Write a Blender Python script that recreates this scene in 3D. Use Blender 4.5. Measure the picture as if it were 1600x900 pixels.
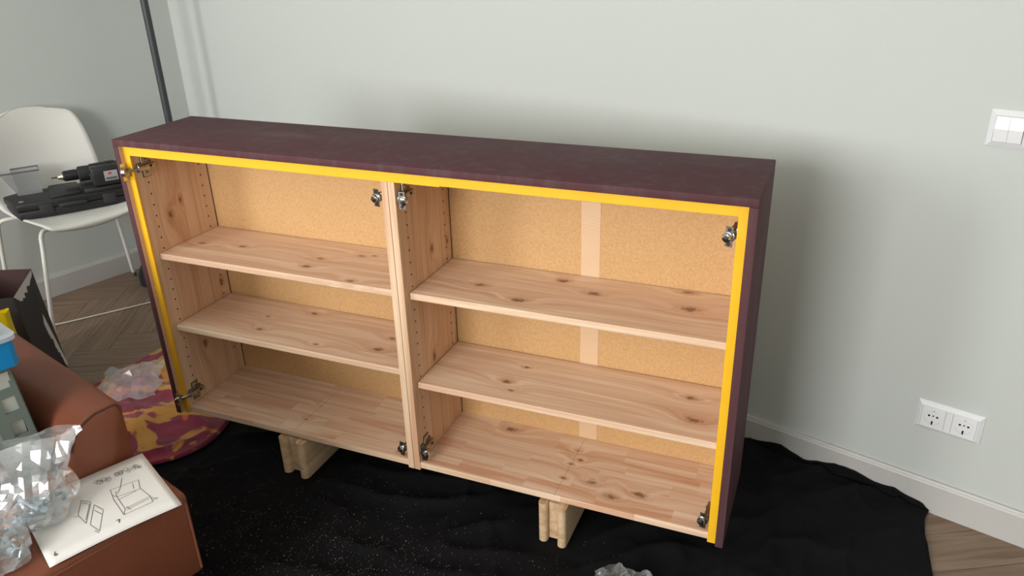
import bpy, bmesh, math, random
from mathutils import Vector, Matrix, noise

for o in list(bpy.data.objects):
    bpy.data.objects.remove(o, do_unlink=True)
scene = bpy.context.scene
COL = scene.collection
R = math.radians

# ------------------------------------------------------------------ camera
CAM = Vector((3.650, -1.980, 1.451)); YAW, PITCH, ROLL = 0.69377, -0.42928, -0.030264
_fw = Vector((-math.sin(YAW)*math.cos(PITCH), math.cos(YAW)*math.cos(PITCH), math.sin(PITCH)))
_rt = Vector((math.cos(YAW), math.sin(YAW), 0)); _up = _rt.cross(_fw)
_r = _rt*math.cos(ROLL) + _up*math.sin(ROLL); _u = -_rt*math.sin(ROLL) + _up*math.cos(ROLL)
cd = bpy.data.cameras.new('camera'); cam = bpy.data.objects.new('camera', cd); COL.objects.link(cam)
cd.sensor_width = 36; cd.lens = 1233.31/1600*36; cd.clip_start = .02
cam.matrix_world = Matrix(((_r.x, _u.x, -_fw.x, CAM.x), (_r.y, _u.y, -_fw.y, CAM.y), (_r.z, _u.z, -_fw.z, CAM.z), (0, 0, 0, 1)))
scene.camera = cam

# ------------------------------------------------------------------ world, daylight, exposure
world = bpy.data.worlds.new('world'); scene.world = world; world.use_nodes = True
bg = world.node_tree.nodes['Background']; bg.inputs[0].default_value = (.75, .85, 1, 1); bg.inputs[1].default_value = 1.0
scene.view_settings.view_transform = 'Standard'; scene.view_settings.look = 'None'
scene.view_settings.gamma = 1; scene.view_settings.use_curve_mapping = False
scene.view_settings.exposure = 0.0
ROOM = dict(x1=5.2, y1=-4.8, h=2.65)
WINDOWS = [(.35, 1.35, .95, 2.45, 72), (2.3, 3.9, .95, 2.45, 124)]      # x0, x1, z0, z1, watts of daylight
for i, (a, b, c, d, e) in enumerate(WINDOWS):
    ld = bpy.data.lights.new('window_daylight', 'AREA'); ld.shape = 'RECTANGLE'; ld.size = b-a-.1; ld.size_y = d-c-.1
    ld.energy = e; ld.color = (1.0, .985, .95)
    lo = bpy.data.objects.new('window_daylight', ld); COL.objects.link(lo)
    lo.location = ((a+b)/2, ROOM['y1']+.03, (c+d)/2); lo.rotation_euler = (R(90), 0, 0)   # faces +y, into the room

# ------------------------------------------------------------------ helpers
class MB:
    """collects shapes; build() links them as one mesh object"""
    def __init__(s): s.bm = bmesh.new()
    def box(s, x0, x1, y0, y1, z0, z1, bev=0.0, seg=2, M=None):
        vs = [s.bm.verts.new((x, y, z)) for x in (x0, x1) for y in (y0, y1) for z in (z0, z1)]
        fs = [s.bm.faces.new([vs[i] for i in f]) for f in ((0, 1, 3, 2), (4, 6, 7, 5), (0, 4, 5, 1), (2, 3, 7, 6), (0, 2, 6, 4), (1, 5, 7, 3))]
        if bev:
            es = list({e for f in fs for e in f.edges})
            r = bmesh.ops.bevel(s.bm, geom=es, offset=bev, segments=seg, profile=.5, affect='EDGES')
            vs = list({v for f in r['faces'] for v in f.verts} | {v for v in vs if v.is_valid})
        if M is not None:
            for v in vs: v.co = M @ v.co
        return s
    def poly(s, pts):
        s.bm.faces.new([s.bm.verts.new(p) for p in pts]); return s
    def tube(s, pts, r, n=8, caps=True, closed=False):
        pts = [Vector(p) for p in pts]; rs = r if isinstance(r, (list, tuple)) else [r]*len(pts)
        rings = []; N = len(pts); prev = None
        for i, p in enumerate(pts):
            a = pts[(i-1) % N] if (i > 0 or closed) else p; b = pts[(i+1) % N] if (i < N-1 or closed) else p
            t = (b-a).normalized()
            ref = prev if prev is not None else (Vector((0, 0, 1)) if abs(t.z) < .9 else Vector((1, 0, 0)))
            u = (ref - t*ref.dot(t)).normalized(); prev = u; v = t.cross(u)
            rings.append([s.bm.verts.new(p + (u*math.cos(2*math.pi*k/n) + v*math.sin(2*math.pi*k/n))*rs[i]) for k in range(n)])
        for i in range(N if closed else N-1):
            A, B = rings[i], rings[(i+1) % N]
            for k in range(n): s.bm.faces.new((A[k], A[(k+1) % n], B[(k+1) % n], B[k]))
        if caps and not closed:
            s.bm.faces.new(rings[0][::-1]); s.bm.faces.new(rings[-1])
        return s
    def lathe(s, prof, n=24, M=None):
        """prof: (r, z) from bottom to top, about z"""
        rings = []; M = M or Matrix()
        for r, z in prof:
            rings.append([s.bm.verts.new(M @ Vector((max(r, 1e-5)*math.cos(2*math.pi*k/n), max(r, 1e-5)*math.sin(2*math.pi*k/n), z))) for k in range(n)])
        for A, B in zip(rings, rings[1:]):
            for k in range(n): s.bm.faces.new((A[k], A[(k+1) % n], B[(k+1) % n], B[k]))
        s.bm.faces.new(rings[0][::-1]); s.bm.faces.new(rings[-1]); return s
    def grid(s, nu, nv, fn):
        vs = [[s.bm.verts.new(fn(i/(nu-1), j/(nv-1))) for j in range(nv)] for i in range(nu)]
        for i in range(nu-1):
            for j in range(nv-1): s.bm.faces.new((vs[i][j], vs[i+1][j], vs[i+1][j+1], vs[i][j+1]))
        return s
    def prism(s, pts2, z0, z1, M=None):
        M = M or Matrix()
        lo = [s.bm.verts.new(M @ Vector((x, y, z0))) for x, y in pts2]; hi = [s.bm.verts.new(M @ Vector((x, y, z1))) for x, y in pts2]
        s.bm.faces.new(lo[::-1]); s.bm.faces.new(hi); n = len(pts2)
        for k in range(n): s.bm.faces.new((lo[k], lo[(k+1) % n], hi[(k+1) % n], hi[k]))
        return s
    def build(s, name, mat, parent=None, smooth=False, angle=None, fix=True):
        if fix: bmesh.ops.recalc_face_normals(s.bm, faces=s.bm.faces[:])
        me = bpy.data.meshes.new(name); s.bm.to_mesh(me); s.bm.free()
        if smooth or angle:
            me.shade_smooth()
            if angle: me.set_sharp_from_angle(angle=R(angle))
        me.materials.append(mat)
        o = bpy.data.objects.new(name, me); COL.objects.link(o)
        if parent is not None: o.parent = parent
        return o

def tag(o, label=None, cat=None, group=None, kind=None):
    if label: o['label'] = label
    if cat: o['category'] = cat
    if group: o['group'] = group
    if kind: o['kind'] = kind
    return o
def thing(name, label, cat, loc=(0, 0, 0), rz=0, group=None):
    o = bpy.data.objects.new(name, None); COL.objects.link(o); o.empty_display_size = .1
    o.location = loc; o.rotation_euler = (0, 0, rz)
    return tag(o, label, cat, group)
def crom(pts, n):
    """Catmull-Rom through pts (tuples), n samples"""
    P = [Vector(p) for p in pts]; out = []
    for i in range(n):
        t = i/(n-1)*(len(P)-1); k = min(int(t), len(P)-2); f = t-k
        a, b, c, d = P[max(k-1, 0)], P[k], P[k+1], P[min(k+2, len(P)-1)]
        out.append(.5*((2*b) + (c-a)*f + (2*a-5*b+4*c-d)*f*f + (3*b-a-3*c+d)*f**3))
    return out
def lerp_table(tab, x):
    if x <= tab[0][0]: return tab[0][1]
    for (a, va), (b, vb) in zip(tab, tab[1:]):
        if x <= b: return va + (vb-va)*(x-a)/(b-a)
    return tab[-1][1]
def sstep(a, b, x):
    t = min(1, max(0, (x-a)/(b-a))); return t*t*(3-2*t)

# ------------------------------------------------------------------ materials
def mat(name, col, rough=.6, metal=0, spec=.5, **kw):
    m = bpy.data.materials.new(name); m.use_nodes = True
    b = m.node_tree.nodes['Principled BSDF']
    b.inputs['Base Color'].default_value = (*col, 1); b.inputs['Roughness'].default_value = rough
    b.inputs['Metallic'].default_value = metal; b.inputs['Specular IOR Level'].default_value = spec
    for k, v in kw.items(): b.inputs[k.replace('_', ' ')].default_value = v
    return m
class NT:
    def __init__(s, m): s.t = m.node_tree; s.b = s.t.nodes['Principled BSDF']
    def n(s, typ, **kw):
        nd = s.t.nodes.new(typ)
        for k, v in kw.items(): setattr(nd, k, v)
        return nd
    def l(s, a, b): s.t.links.new(a, b)
    def coord(s, scale=(1, 1, 1), kind='Object', loc=(0, 0, 0)):
        c = s.n('ShaderNodeTexCoord'); mp = s.n('ShaderNodeMapping'); mp.inputs['Scale'].default_value = scale; mp.inputs['Location'].default_value = loc
        s.l(c.outputs[kind], mp.inputs['Vector']); return mp.outputs[0]
    def noise(s, vec, scale=5, detail=4, rough=.5, dist=0):
        nd = s.n('ShaderNodeTexNoise'); nd.inputs['Scale'].default_value = scale; nd.inputs['Detail'].default_value = detail
        nd.inputs['Roughness'].default_value = rough; nd.inputs['Distortion'].default_value = dist
        s.l(vec, nd.inputs['Vector']); return nd.outputs['Fac']
    def ramp(s, fac, stops):
        nd = s.n('ShaderNodeValToRGB'); e = nd.color_ramp.elements
        while len(e) < len(stops): e.new(.5)
        for el, (p, c) in zip(e, stops): el.position = p; el.color = (*c, 1) if len(c) == 3 else c
        s.l(fac, nd.inputs[0]); return nd.outputs[0]
    def math(s, op, a, b=None, c=None, clamp=False):
        nd = s.n('ShaderNodeMath', operation=op); nd.use_clamp = clamp
        for i, v in enumerate((a, b, c)):
            if v is None: continue
            if isinstance(v, (int, float)): nd.inputs[i].default_value = v
            else: s.l(v, nd.inputs[i])
        return nd.outputs[0]
    def mix(s, fac, a, b, blend='MIX'):
        nd = s.n('ShaderNodeMix', data_type='RGBA', blend_type=blend)
        for sock, v in ((nd.inputs[0], fac), (nd.inputs[6], a), (nd.inputs[7], b)):
            if isinstance(v, (int, float)): sock.default_value = v
            elif isinstance(v, tuple): sock.default_value = (*v, 1)
            else: s.l(v, sock)
        return nd.outputs[2]
    def sep(s, vec):
        nd = s.n('ShaderNodeSeparateXYZ'); s.l(vec, nd.inputs[0]); return nd.outputs
    def bump(s, h, strength=.2, dist=.01):
        nd = s.n('ShaderNodeBump'); nd.inputs['Strength'].default_value = strength; nd.inputs['Distance'].default_value = dist
        s.l(h, nd.inputs['Height']); s.l(nd.outputs[0], s.b.inputs['Normal'])
    def color(s, c): s.l(c, s.b.inputs['Base Color'])

def pine(name, along, across, knots=(), base=(.72, .495, .335), pale=(.83, .65, .48), pink=(.62, .365, .24), lam=.058, finger=0):
    """knotty pine, grain along one local axis; knots: (along, across) local positions"""
    m = mat(name, base, .5, spec=.35); t = NT(m); A, B = 'xyz'.index(along), 'xyz'.index(across)
    c = t.coord(); sp = t.sep(c); a, b = sp[A], sp[B]
    # lamellas across the board
    li = t.math('FLOOR', t.math('DIVIDE', b, lam))
    if finger:   # short finger-jointed blocks
        jit = t.n('ShaderNodeTexWhiteNoise', noise_dimensions='1D'); t.l(li, jit.inputs['W'])
        bi = t.math('FLOOR', t.math('ADD', t.math('DIVIDE', a, finger), t.math('MULTIPLY', jit.outputs[0], 3.7)))
        li = t.math('ADD', t.math('MULTIPLY', li, 17.3), t.math('MULTIPLY', bi, 3.1))
    wn = t.n('ShaderNodeTexWhiteNoise', noise_dimensions='1D'); t.l(li, wn.inputs['W'])
    # distance to the nearest knot
    d = None
    for i, (ka, kb, *sz) in enumerate(knots):
        sc = sz[0] if sz else 1
        loc = [0, 0, 0]; loc[A] = -ka; loc[B] = -kb
        vm = t.n('ShaderNodeVectorMath', operation='ADD'); t.l(c, vm.inputs[0]); vm.inputs[1].default_value = loc
        v2 = t.n('ShaderNodeVectorMath', operation='MULTIPLY'); t.l(vm.outputs[0], v2.inputs[0])
        s3 = [0, 0, 0]; s3[A] = 1/(.017*sc); s3[B] = 1/(.0095*sc); v2.inputs[1].default_value = s3
        ln = t.n('ShaderNodeVectorMath', operation='LENGTH'); t.l(v2.outputs[0], ln.inputs[0])
        d = ln.outputs['Value'] if d is None else t.math('MINIMUM', d, ln.outputs['Value'])
    sc = [38, 38, 38]; sc[A] = 1.6
    mp = t.n('ShaderNodeMapping'); mp.inputs['Scale'].default_value = sc; t.l(c, mp.inputs[0])
    off = t.n('ShaderNodeVectorMath', operation='ADD'); t.l(mp.outputs[0], off.inputs[0])
    cmb = t.n('ShaderNodeCombineXYZ'); t.l(t.math('MULTIPLY', wn.outputs[0], 40), cmb.inputs[A])
    if d is not None: t.l(t.math('MULTIPLY', t.math('POWER', 2.718, t.math('MULTIPLY', d, -.45)), 3.2), cmb.inputs[B])
    t.l(cmb.outputs[0], off.inputs[1])
    g = t.noise(off.outputs[0], 1.0, 5, .55, .35)
    g2 = t.noise(t.coord(tuple(9 if i != A else .8 for i in range(3))), 1, 2)
    col = t.ramp(g, [(.36, pale), (.5, base), (.63, pink)])
    col = t.mix(t.math('MULTIPLY', t.math('SUBTRACT', g2, .42, clamp=True), 1.2), col, pink)
    col = t.mix(t.math('MULTIPLY', wn.outputs[0], .42), col, pale)
    sc3 = [150, 150, 150]; sc3[A] = 1.1
    mp3 = t.n('ShaderNodeMapping'); mp3.inputs['Scale'].default_value = sc3; t.l(c, mp3.inputs[0])
    g3 = t.noise(mp3.outputs[0], 1, 3, .6, .2)
    col = t.mix(t.ramp(g3, [(.54, (0, 0, 0)), (.72, (.45, .45, .45))]), col, tuple(.72*v for v in pink))
    if d is not None:
        dn = t.math('ADD', d, t.math('MULTIPLY', t.math('SUBTRACT', t.noise(c, 90, 3), .5), 1.6))
        halo = t.ramp(t.math('DIVIDE', dn, 4), [(.2, (1, 1, 1)), (.55, (0, 0, 0))])
        col = t.mix(t.math('MULTIPLY', halo, .38), col, (.42, .19, .085))
        core = t.ramp(dn, [(.35, (1, 1, 1)), (1.0, (0, 0, 0))])
        col = t.mix(t.math('MULTIPLY', core, .80), col, (.16, .065, .03))
    t.color(col); t.bump(g, .08, .002); return m

def wall_paint():
    m = mat('sage_wall_paint', (.63, .655, .615), .75, spec=.25); t = NT(m)
    n = t.noise(t.coord(), 2.2, 3); t.color(t.mix(n, (.518, .548, .528), (.538, .568, .548))); t.bump(t.noise(t.coord(), 160, 3), .05, .001); return m
def purple_paint():
    m = mat('plum_paint', (.1, .045, .055), .65, spec=.14); t = NT(m); c = t.coord()
    n = t.noise(t.coord((3, 3, 3)), 1.5, 5)
    col = t.mix(n, (.080, .032, .037), (.098, .040, .046))
    st = t.noise(t.coord((1.2, 25, 25)), 2, 4)
    col = t.mix(t.math('MULTIPLY', t.math('SUBTRACT', st, .55, clamp=True), .8), col, (.12, .062, .068))
    sv = t.noise(t.coord((28, 28, 1.0), loc=(2, 5, 1)), 1.4, 3)
    col = t.mix(t.math('MULTIPLY', t.math('SUBTRACT', sv, .48, clamp=True), 2.2), col, (.115, .072, .076))
    # sanded, dusty patch left on the top board
    vm = t.n('ShaderNodeVectorMath', operation='ADD'); t.l(c, vm.inputs[0]); vm.inputs[1].default_value = (-.412, -.15, -.85)
    v2 = t.n('ShaderNodeVectorMath', operation='MULTIPLY'); t.l(vm.outputs[0], v2.inputs[0]); v2.inputs[1].default_value = (8, 26, 30)
    ln = t.n('ShaderNodeVectorMath', operation='LENGTH'); t.l(v2.outputs[0], ln.inputs[0])
    dust = t.math('MULTIPLY', t.math('SUBTRACT', 1, ln.outputs['Value'], clamp=True), t.noise(c, 30, 4))
    col = t.mix(t.math('MULTIPLY', dust, .7), col, (.20, .14, .14))
    sc = t.noise(t.coord((60, 12, 60), loc=(3, 1, 5)), 1, 2)
    t.color(col); t.bump(t.noise(t.coord((4, 60, 60)), 3, 4), .22, .003)
    t.l(t.ramp(n, [(.3, (.55,)*3), (.7, (.68,)*3)]), t.b.inputs['Roughness']); return m
def tape_mat():
    m = mat('yellow_masking_tape', (.93, .56, .025), .42, spec=.4); t = NT(m)
    t.color(t.mix(t.noise(t.coord((20, 20, 20)), 1, 4), (.84, .44, .012), (.90, .52, .025))); t.bump(t.noise(t.coord(), 70, 3), .25, .002); return m
def mdf_mat():
    m = mat('hardboard', (.62, .34, .13), .6, spec=.3); t = NT(m); c = t.coord()
    n = t.noise(c, 190, 3, .6); n2 = t.noise(c, 12, 3)
    col = t.ramp(n, [(.3, (.51, .295, .125)), (.5, (.58, .350, .160)), (.72, (.64, .405, .195))])
    t.color(t.mix(t.math('MULTIPLY', n2, .3), col, (.58, .365, .17))); return m
def mesh_tape_mat():
    m = mat('fibre_joint_tape', (.70, .47, .29), .5); t = NT(m); c = t.coord(); sp = t.sep(c)
    w = t.math('SINE', t.math('MULTIPLY', sp[2], 1400)); k = t.math('MULTIPLY', t.math('ADD', w, 1), .5)
    t.color(t.mix(k, (.60, .37, .19), (.78, .58, .40))); t.bump(k, .2, .001); return m
def oak_floor_mat():
    m = mat('oak_floor', (.3, .2, .13), .45, spec=.4); t = NT(m)
    oi = t.n('ShaderNodeObjectInfo'); c = t.n('ShaderNodeTexCoord')
    off = t.n('ShaderNodeVectorMath', operation='ADD'); t.l(c.outputs['Object'], off.inputs[0])
    cb = t.n('ShaderNodeCombineXYZ'); t.l(t.math('MULTIPLY', oi.outputs['Random'], 37), cb.inputs[0]); t.l(t.math('MULTIPLY', oi.outputs['Random'], 11), cb.inputs[1]); t.l(cb.outputs[0], off.inputs[1])
    mp = t.n('ShaderNodeMapping'); mp.inputs['Scale'].default_value = (3, 42, 3); t.l(off.outputs[0], mp.inputs[0])
    g = t.noise(mp.outputs[0], 1.3, 6, .6, .5)
    col = t.ramp(g, [(.3, (.145, .090, .056)), (.5, (.23, .155, .105)), (.72, (.30, .215, .155))])
    col = t.mix(t.math('MULTIPLY', oi.outputs['Random'], .35), col, (.17, .115, .08))
    t.color(col); t.bump(g, .15, .002); return m
def leather_mat():
    m = mat('brown_leather', (.2, .06, .03), .45, spec=.4); t = NT(m); c = t.coord()
    n = t.noise(c, 7, 4); t.color(t.mix(n, (.165, .048, .024), (.245, .080, .043)))
    v = t.n('ShaderNodeTexVoronoi'); v.inputs['Scale'].default_value = 260; t.l(c, v.inputs['Vector'])
    t.bump(t.math('ADD', t.math('MULTIPLY', v.outputs['Distance'], .6), t.math('MULTIPLY', t.noise(c, 14, 3), 3)), .12, .003); return m
def cloth_mat():
    m = mat('black_cotton', (.006, .006, .0085), .9, spec=.15); t = NT(m); c = t.coord()
    t.color(t.mix(t.noise(c, 3, 3), (.0035, .0034, .0042), (.0065, .0063, .008)))
    t.bump(t.noise(c, 500, 2), .15, .001); return m
def towel_mat():
    m = mat('floral_towel', (.4, .08, .15), .95, spec=.1); t = NT(m); c = t.coord()
    t.b.inputs['Sheen Weight'].default_value = .2
    n1 = t.noise(t.coord(loc=(1.7, .4, 0)), 4.2, 3, .55, .9); n2 = t.noise(t.coord(loc=(4, 2, 0)), 5, 3, .5, .8); n3 = t.noise(t.coord(loc=(9, 7, 0)), 9, 3, .5, .5)
    col = t.mix(t.ramp(n3, [(.40, (0, 0, 0)), (.60, (1, 1, 1))]), (.30, .040, .075), (.20, .035, .058))
    col = t.mix(t.ramp(n2, [(.585, (0, 0, 0)), (.61, (1, 1, 1))]), col, (.58, .125, .055))
    col = t.mix(t.ramp(n1, [(.455, (0, 0, 0)), (.48, (1, 1, 1))]), col, t.mix(n3, (.60, .34, .07), (.50, .19, .05)))
    col = t.mix(t.ramp(n1, [(.545, (0, 0, 0)), (.57, (1, 1, 1))]), col, (.30, .05, .08))
    t.color(col); t.bump(t.noise(c, 260, 3), .5, .003); return m
def film_mat(name, tint=(.96, .97, .97), diff=.10, rough=.12, op=.16):
    m = bpy.data.materials.new(name); m.use_nodes = True; nt = m.node_tree; nt.nodes.clear()
    out = nt.nodes.new('ShaderNodeOutputMaterial'); tr = nt.nodes.new('ShaderNodeBsdfTransparent'); tr.inputs[0].default_value = (*tint, 1)
    gl = nt.nodes.new('ShaderNodeBsdfGlossy'); gl.inputs['Roughness'].default_value = rough; gl.inputs[0].default_value = (.95, .97, 1, 1)
    df = nt.nodes.new('ShaderNodeBsdfDiffuse'); df.inputs[0].default_value = (.8, .82, .84, 1)
    lw = nt.nodes.new('ShaderNodeLayerWeight'); lw.inputs[0].default_value = .35
    mr = nt.nodes.new('ShaderNodeMapRange'); mr.inputs[3].default_value = op*.6; mr.inputs[4].default_value = min(1, op+.5); nt.links.new(lw.outputs['Facing'], mr.inputs[0])
    m1 = nt.nodes.new('ShaderNodeMixShader'); m1.inputs[0].default_value = diff; nt.links.new(tr.outputs[0], m1.inputs[1]); nt.links.new(df.outputs[0], m1.inputs[2])
    m2 = nt.nodes.new('ShaderNodeMixShader'); nt.links.new(mr.outputs[0], m2.inputs[0]); nt.links.new(m1.outputs[0], m2.inputs[1]); nt.links.new(gl.outputs[0], m2.inputs[2])
    nt.links.new(m2.outputs[0], out.inputs[0]); return m

M = dict(chrome=mat('chrome', (.68, .67, .65), .12, 1),
    wall=wall_paint(), ceil=mat('ceiling_white', (.78, .78, .76), .8), skirting=mat('skirting_white', (.50, .49, .475), .45),
    floor=oak_floor_mat(), sub=mat('subfloor', (.06, .045, .035), .9), purple=purple_paint(), tape=tape_mat(), mdf=mdf_mat(), jtape=mesh_tape_mat(),
    nickel=mat('nickel', (.42, .41, .39), .30, 1), dark_metal=mat('dark_slot', (.015, .014, .013), .5), brass=mat('brassy_steel', (.62, .50, .32), .3, 1),
    hole=mat('peg_hole_shadow', (.05, .022, .012), .9), joint=mat('board_joint', (.34, .19, .10), .9),
    white_plastic=mat('white_plastic', (.82, .82, .80), .3), switch=mat('switch_white', (.74, .75, .77), .25),
    chair_white=mat('chair_white', (.72, .71, .67), .45), chair_leg=mat('chair_leg_white', (.70, .69, .65), .35),
    pole=mat('slate_metal', (.045, .052, .058), .45, .2), black=mat('black_plastic', (.012, .012, .014), .5), black2=mat('black_rubber', (.022, .022, .024), .7),
    leather=leather_mat(), piping=mat('leather_piping', (.21, .07, .04), .5), seam=mat('leather_seam', (.085, .026, .014), .7), cloth=cloth_mat(), towel=towel_mat(),
    paper=mat('paper', (.80, .78, .75), .8), ink=mat('ink', (.10, .09, .09), .8), film=film_mat('clear_film', diff=.17, rough=.14, op=.18), film2=film_mat('dull_film', diff=.16, rough=.3, op=.06),
    zinc=mat('zinc', (.42, .52, .58), .25, 1), blue=mat('blue_plastic', (.004, .23, .55), .35), lid=film_mat('frosted_blue_lid', tint=(.75, .9, 1), diff=.45, rough=.2, op=.18),
    crate=mat('grey_green_plastic', (.13, .165, .145), .5), slot=mat('pale_crate_inside', (.42, .44, .40), .7),
    bag=mat('dark_printed_paper', (.017, .012, .013), .55), bag_in=mat('bag_inside', (.06, .025, .022), .7), torn=mat('bare_paper', (.62, .56, .53), .8),
    yellow_bag=mat('yellow_film', (.78, .58, .01), .35), cable=mat('white_cable', (.70, .66, .60), .5), dark_fabric=mat('dark_fabric', (.012, .012, .016), .9),
    label=mat('sticker_grey', (.36, .35, .36), .5), label_red=mat('sticker_red', (.50, .06, .05), .5), dust=mat('wood_dust', (.80, .68, .50), .9),
    clear=film_mat('clear_plastic_box', tint=(.90, .90, .90), diff=.10, rough=.08, op=.10), rim=mat('grey_rim', (.10, .105, .105), .45), glass=film_mat('window_glass', diff=0, rough=.02, op=.05),
    block=pine('block_pine', 'y', 'z', base=(.62, .43, .26), pale=(.72, .53, .34), pink=(.45, .28, .15), lam=.03),
    casing_bare=pine('bare_casing_board', 'z', 'y', base=(.64, .42, .28), pale=(.70, .50, .35), pink=(.58, .34, .22)),
)

# ------------------------------------------------------------------ the room
X1, Y1, H = ROOM['x1'], ROOM['y1'], ROOM['h']; T = .12
def struct(name, mb, m, **k): return tag(mb.build(name, m, **k), kind='structure')
fl = struct('floor', MB().box(-T, X1+T, Y1-T, T, -.10, -.012), M['sub'])
struct('ceiling', MB().box(-T, X1+T, Y1-T, T, H, H+.1), M['ceil'])
struct('wall_back', MB().box(-T, X1+T, 0, T, -.012, H), M['wall'])
struct('wall_left', MB().box(-T, 0, Y1, 0, -.012, H), M['wall'])
struct('wall_right', MB().box(X1, X1+T, Y1, 0, -.012, H), M['wall'])
mb = MB(); xs = 0
for a, b, c, d, e in WINDOWS:
    mb.box(xs, a, Y1-T, Y1, -.012, H); mb.box(a, b, Y1-T, Y1, -.012, c); mb.box(a, b, Y1-T, Y1, d, H); xs = b
mb.box(xs, X1, Y1-T, Y1, -.012, H); struct('wall_front', mb, M['wall'])
for i, (a, b, c, d, e) in enumerate(WINDOWS):
    mb = MB(); f = .05; y0, y1 = Y1-.09, Y1-.03
    mb.box(a, a+f, y0, y1, c, d).box(b-f, b, y0, y1, c, d).box(a+f, b-f, y0, y1, c, c+f).box(a+f, b-f, y0, y1, d-f, d)
    w = struct('window_%d' % (i+1), mb, M['skirting'])
    MB().box(a+f, b-f, Y1-.064, Y1-.058, c+f, d-f).build('pane', M['glass'], w)
def skirting(name, a, b, horizontal):
    mb = MB(); prof = [(0, 0), (.012, 0), (.012, .085), (.0095, .089), (.0095, .091), (.007, .097), (0, .097)]
    if horizontal: f = lambda u, p: (u, -p[0], p[1])
    else: f = lambda u, p: (p[0], u, p[1])
    A = [mb.bm.verts.new(f(a, p)) for p in prof]; B = [mb.bm.verts.new(f(b, p)) for p in prof]; n = len(prof)
    for k in range(n): mb.bm.faces.new((A[k], A[(k+1) % n], B[(k+1) % n], B[k]))
    mb.bm.faces.new(A); mb.bm.faces.new(B[::-1]); return struct(name, mb, M['skirting'])
skirting('baseboard_back', 0, X1, True); skirting('baseboard_left', Y1, -.012, False)
struct('baseboard_right', MB().box(X1-.012, X1, Y1, -.012, 0, .097, .002), M['skirting'])

# oak herringbone, every plank an object of its own
PW, PN = .125, 5; PL = PW*PN; s45 = math.sqrt(.5)
def clip(poly, ax, lim, keep_less):
    out = []
    for i, p in enumerate(poly):
        q = poly[(i+1) % len(poly)]; ip = (p[ax] <= lim) == keep_less or p[ax] == lim; iq = (q[ax] <= lim) == keep_less or q[ax] == lim
        if ip: out.append(p)
        if ip != iq:
            t = (lim-p[ax])/(q[ax]-p[ax]); out.append((p[0]+(q[0]-p[0])*t, p[1]+(q[1]-p[1])*t))
    return out
def plank(u0, u1, v0, v1):
    g = .0008; u0 += g; u1 -= g; v0 += g; v1 -= g
    w = lambda u, v: (.707+(u-v)*s45, -.55+(u+v)*s45)
    poly = [w(u0, v0), w(u1, v0), w(u1, v1), w(u0, v1)]
    for ax, lim, kl in ((0, 0.0, False), (0, X1, True), (1, Y1, False), (1, 0.0, True)):
        poly = clip(poly, ax, lim, kl)
        if len(poly) < 3: return
    area = abs(sum(p[0]*q[1]-q[0]*p[1] for p, q in zip(poly, poly[1:]+poly[:1])))/2
    if area < 2e-4: return
    c = w((u0+u1)/2, (v0+v1)/2)
    if c[1] < -2.75: FAR.prism(poly, -.012, 0); return
    ang = R(45) if u1-u0 > v1-v0 else R(135)
    ca, sa = math.cos(ang), math.sin(ang)
    loc = [((x-c[0])*ca+(y-c[1])*sa, -(x-c[0])*sa+(y-c[1])*ca) for x, y in poly]
    o = MB().prism(loc, -.012, 0).build('plank', M['floor'], fl); o.location = (c[0], c[1], random.uniform(-.0005, 0)); o.rotation_euler = (0, 0, ang)
random.seed(4); FAR = MB()
for y in range(-60, 60):
    for k in range(-8, 9):
        x0 = y + 2*PN*k
        if -60 < x0 < 60: plank(x0*PW, (x0+PN)*PW, y*PW, (y+1)*PW)
        y0 = y-(2*PN-1)+2*PN*k
        if -60 < y0 < 60: plank(y*PW, (y+1)*PW, y0*PW, (y0+PN)*PW)

tag(FAR.build('far_planks', M['floor'], fl), kind='stuff')

# ------------------------------------------------------------------ the cabinet
ZB = .127; CAB = (1.555, -1.040, ZB); CRZ = R(16.5)
cab = thing('cabinet', 'wide open two-bay pine cabinet in a plum painted casing with yellow taped edges', 'cabinet', CAB, CRZ)
PT = .018; FY = -.008; BY = .262
MB().box(-PT, 1.6+PT, -.023, .268, .83, .848, .0025).build('casing_top', M['purple'], cab, angle=40)['label'] = 'plum painted top board'
for x0 in (-PT, 1.6):
    o = MB().box(x0, x0+PT, -.023, .268, .003, .83, .0015).build('casing_side', M['purple'], cab, angle=40)
    if x0 < 0: MB().box(.0, .0008, -.0215, .26, .004, .8295).build('bare_inner_face', M['casing_bare'], o)['label'] = 'unpainted inner face of the casing side'
knots_side = {0: [(.639, .128, .5), (.609, .083, 1.1), (.345, .221, .8), (.183, .107, .9)], 2: [(.576, .229, .8), (.585, .144, .9), (.286, .113, .9)]}
def pegs(x, sgn, parent):
    mb = MB()
    for y in (.034, .222):
        for k in range(20):
            z = .11 + .0320*k
            if z > .74: continue
            mb.lathe([(.0026, 0), (.0026, .0004)], 8, Matrix.Translation((x, y, z)) @ Matrix.Rotation(R(90)*sgn, 4, 'Y'))
    tag(mb.build('peg_holes', M['hole'], parent), kind='stuff')
for i, x0 in enumerate((0.0006, .782, .8006, 1.582)):
    x1 = x0+.0174
    m = pine('side_pine_%d' % i, 'z', 'y', knots_side.get(i, []), base=(.69, .46, .295), pale=(.78, .57, .40), pink=(.57, .33, .20), lam=.07)
    o = MB().box(x0, x1, FY, BY, 0, .8295, .0012).build('side_board', m, cab)
    pegs(x1 if i in (0, 2) else x0, 1 if i in (0, 2) else -1, o)
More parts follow.
